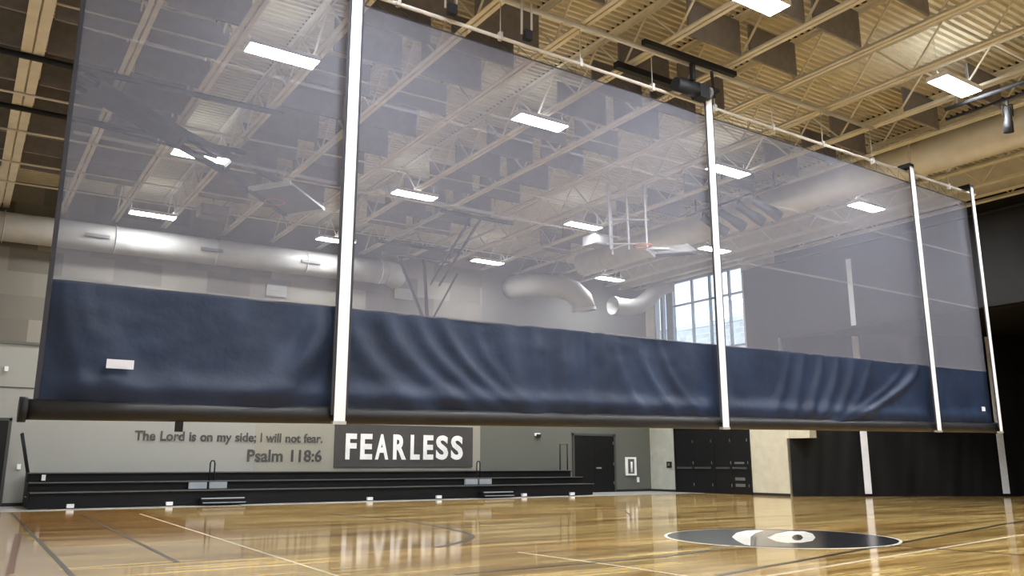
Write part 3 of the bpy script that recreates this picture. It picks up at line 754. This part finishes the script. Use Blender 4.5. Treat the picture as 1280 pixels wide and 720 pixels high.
# ------------------------------------------------------------------ divider curtain
YC = 10.6
XL, XR = .71, 21.39
STRAP = [4.20, 11.585, 18.61, 21.37]
def lerp(a, b, t): return a + (b-a)*t
def z_top(x): return 7.96 - .05*max(0, (x-18)/4)
def z_seam(x): return lerp(3.254, 3.46, (x-XL)/(XR-XL))
def z_bot(x): return lerp(1.79, 2.07, (x-XL)/(XR-XL))   # centre line of the roller
dc = empty('divider_curtain', (11.0, YC, 8.2), 'gym divider curtain of grey see-through mesh over a navy skirt, half raised', 'curtain')
EDGE = [XL] + STRAP
names = 4
for i in range(4):
    a, b = EDGE[i], EDGE[i+1]
    part(MB().grid(lambda u, v, a=a, b=b: (lerp(a, b, u), YC + .025*math.sin(u*PI)*math.sin(v*PI), lerp(z_seam(lerp(a,b,u)), z_top(lerp(a,b,u)), v)), 24, 16), 'mesh_panel', M['mesh'], dc)
    # navy skirt with drooping folds that fan out from the straps
    W = b-a
    FOLD = (((.03,.16,.10,.05), (.09,.28,.13,.05), (.16,.34,.10,.02), (.99,.60,.22,.06), (.93,.72,.14,.05), (.80,.52,.18,.03), (.60,.42,.15,.025)),
            ((.02,.17,.16,.05), (.09,.30,.15,.05), (.16,.37,.12,.045), (.22,.43,.11,.045), (.29,.46,.10,.03), (.37,.42,.14,.04), (.44,.455,.12,.06), (.52,.525,.13,.06), (.575,.58,.10,.05), (.63,.66,.10,.04), (.67,.75,.09,.035), (.745,.86,.08,.035), (.81,.95,.08,.04)),
            ((.30,.20,.10,.03), (.37,.28,.09,.035), (.45,.34,.09,.04), (.53,.40,.10,.04), (.61,.46,.10,.035), (.70,.50,.10,.025), (.95,.50,.16,.075), (.87,.45,.12,.03)),
            ((.5,.45,.2,.012),))[i]
    def fn(u, v, a=a, b=b, W=W, i=i, FOLD=FOLD):
        x = lerp(a, b, u); z = lerp(z_bot(x)+.02, z_seam(x)+.02, v)
        d = 1-v; off = 0
        for f0, f1, wd, am in FOLD:
            xc = a + W*lerp(f0, f1, d**1.7) + .05*noise.noise(Vector((f0*20, d*2.0, i)))
            t_ = (x-xc)/(wd*(1+.8*d))
            off += am*(.35+.65*math.sin(PI*min(1, max(0, .08+d*.85))))*math.exp(-t_*t_)
        n1 = noise.noise(Vector((x*.45, d*.5+i*3, 1.7)))
        n3 = noise.noise(Vector((x*3.5, z*4.5, 8.0)))
        n4 = noise.noise(Vector((x*1.6+z*.5, z*.9, 2.0)))
        edge = min(1, min(u, 1-u)*W/.3)
        off = off*1.15 + edge*(.05*n1 + .008*n3 + .022*n4)
        off += .06*edge*math.exp(-((v-.17)/.10)**2)       # belly above the roller
        return (x, YC - off, z)
    part(MB().grid(fn, int(W*18), 46), 'skirt_panel', M['skirt'], dc)
# seams across the mesh
for z in (5.07, 6.43):
    part(MB().box((XL+.05, YC-.034, z-.022), (XR-.05, YC-.030, z+.022)), 'mesh_seam', M['tape'], dc)
part(MB().grid(lambda u, v: (lerp(XL, XR, u), YC-.045, z_seam(lerp(XL,XR,u)) + lerp(-.012, .03, v)), 40, 1), 'skirt_hem', M['tape'], dc)
# straps
for i, x in enumerate(STRAP):
    wd = .078 if i < 3 else .06
    zb = z_bot(x) - .105; ztp = 8.28
    s = part(MB().box((x-wd, YC-.200, zb), (x+wd, YC-.192, ztp)), 'strap', M['strap'], dc)
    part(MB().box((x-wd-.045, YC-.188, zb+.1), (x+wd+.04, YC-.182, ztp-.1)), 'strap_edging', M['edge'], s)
    part(MB().box((x-wd-.015, YC-.21, zb-.02), (x+wd+.015, YC-.12, zb+.02)), 'strap_buckle', M['galv'], s)
    part(MB().box((x-.1, YC-.2, ztp-.03), (x+.1, YC+.1, ztp+.07)), 'pulley_bracket', M['black'], s)
part(MB().box((XL-.03, YC-.03, 1.83), (XL+.02, YC+.01, 7.95)), 'edge_hem', M['edge'], dc)
# roller
P = [(lerp(XL-.12, XR+.06, t/20), YC, z_bot(lerp(XL, XR, t/20))) for t in range(21)]
r = part(MB().tube(P, .115, 20), 'roller', M['roller'], dc)
for x in (XL-.16, XR+.05): part(MB().tube([(x, YC, z_bot(x)), (x+.08, YC, z_bot(x))], .14, 20), 'roller_cap', M['black'], r)
part(MB().box((2.20, YC-.04, 1.58), (2.28, YC+.04, 1.70)), 'limit_switch', M['black'], r)
# head pipe, hung from the joists
hp = part(MB().tube([(XL-.3, YC, 8.16), (XR+.5, YC, 8.22)], .03, 12), 'head_pipe', M['spkr'], dc)
for x in JX:
    if XL < x < XR: part(MB().box((x-.03, YC-.04, 8.13), (x+.03, YC+.04, 8.27)).box((x-.006, YC-.006, 8.27), (x+.006, YC+.006, zj(x)+.01)), 'pipe_clamp', M['lgrey'], hp)
zz = []; x = XL+.05
while x < XR: zz += [(x, YC, z_top(x)-.01), (x+.04, YC, 8.17)]; x += .45
part(MB().tube(zz, .004, 5), 'lacing', M['edge'], dc)
part(MB().tube([(lerp(XL, XR, t/30), YC, z_top(lerp(XL, XR, t/30))) for t in range(31)], .012, 6), 'top_hem', M['edge'], dc)
# labels
t = MB().box((1.355, YC-.19, 2.275), (1.645, YC-.18, 2.38)); part(t, 'label', M['tag'], dc)
t = MB().box((20.73, YC-.12, 2.46), (20.88, YC-.11, 2.565)); part(t, 'label', M['tag'], dc)

# curtain drive
e = empty('curtain_drive', (11.2, 10.3, 8.8), 'black motor drive and mounting bars above the middle strap of the divider curtain', 'motor')
part(MB().bar((9.85, 11.15, 8.78), (11.7, 11.15, 8.78), .13), 'mounting_bar', M['black'], e)
part(MB().bar((9.65, 10.15, 8.75), (12.1, 10.15, 8.78), .10), 'mounting_bar', M['black'], e)
part(MB().bar((10.95, 10.2, 8.72), (10.95, 10.2, 8.36), .08), 'drop_arm', M['black'], e)
part(MB().bar((11.3, 11.15, 8.76), (11.2, 10.45, 8.36), .07), 'drop_arm', M['black'], e)
part(MB().bar((10.7, 10.3, 8.36), (11.75, 10.3, 8.38), .08), 'base_bar', M['black'], e)
part(MB().tube([(10.55, 10.28, 8.22), (11.1, 10.28, 8.22)], .13, 16), 'motor', M['black'], e)
part(MB().box((11.1, 10.16, 8.08), (11.36, 10.40, 8.34)), 'gearbox', M['black'], e)
part(MB().tube([(11.38, 10.28, 8.24), (11.45, 10.28, 8.24)], .14, 16), 'sprocket', M['bledge'], e)
part(MB().bar((11.2, 9.95, 8.5), (11.75, 10.4, 8.3), .06), 'brace', M['black'], e)
for x, y, lb in ((7.20, 10.33, 'small pulley block with two hanger tubes on the curtain pipe over the second panel'), (5.75, 10.33, 'small dark pulley block on the curtain pipe near the tall left strap')):
    e = empty('pulley_block', (x, y, 8.2), lb, 'pulley')
    part(MB().box((x-.07, y-.05, 8.12), (x+.07, y+.05, 8.29)), 'block', M['black'], e)
    for q in (-.12, .08): part(MB().tube([(x+q, y, 8.2), (x+q, y, zj(x)+DECK-.1)], .02, 8), 'hanger_tube', M['galv'], e)

# ------------------------------------------------------------------ black drapes at the right
A = Vector((WR+.05, 20.85, 0)); B = Vector((36.2, 14.9, 0)); dv = (B-A).normalized(); nv = Vector((-dv.y, dv.x, 0)) * -1
dr = empty('alcove_drape', (A+B)/2, 'black drape closing the alcove below, reaching the floor, with white straps', 'drape')
def fn(u, v):
    p = A.lerp(B, u); s = u*(B-A).length
    o = .10*noise.noise(Vector((s*.9 + v*1.2, v*.4, 3))) + .05*noise.noise(Vector((s*2.2 - v*2.0, v*.5, 5)))
    q = p - nv*0 + nv*(o + .05)
    return (q.x, q.y, lerp(.0, 6.15, v))
part(MB().grid(fn, 120, 24), 'cloth', M['drape'], dr)
def on_drape(X):
    t = (X-A.x)/(B.x-A.x); return A.lerp(B, t)
for X in (29.05, 33.55):
    p = on_drape(X) + nv*.22
    mb = MB(); mb.bar(p + Vector((0,0,.10)), p + Vector((0,0,6.1)), .02, .26, upv=dv); part(mb, 'strap', M['strap'], dr)
bd = empty('wall_drape', (WR-.1, 16.5, 8.9), 'black drape hanging high on the dark side wall above the alcove', 'drape')
def fn(u, v):
    y = lerp(11.2, 22.45, u); o = .07*noise.noise(Vector((y*1.1, v*.3, 9))) + .03*noise.noise(Vector((y*3, v*.3, 2)))
    return (WR-.13+o, y, lerp(6.02 if y < 20.88 else 2.95, 9.0, v))
part(MB().grid(fn, 120, 12), 'cloth', M['drape'], bd)
part(MB().box((WR-.27, 17.35, 6.05), (WR-.26, 17.55, 8.5)), 'strap', M['lgrey'], bd)
part(MB().tube([(WR-.13, 11.1, 9.02), (WR-.13, 22.5, 9.02)], .04, 8), 'rail', M['black'], bd)
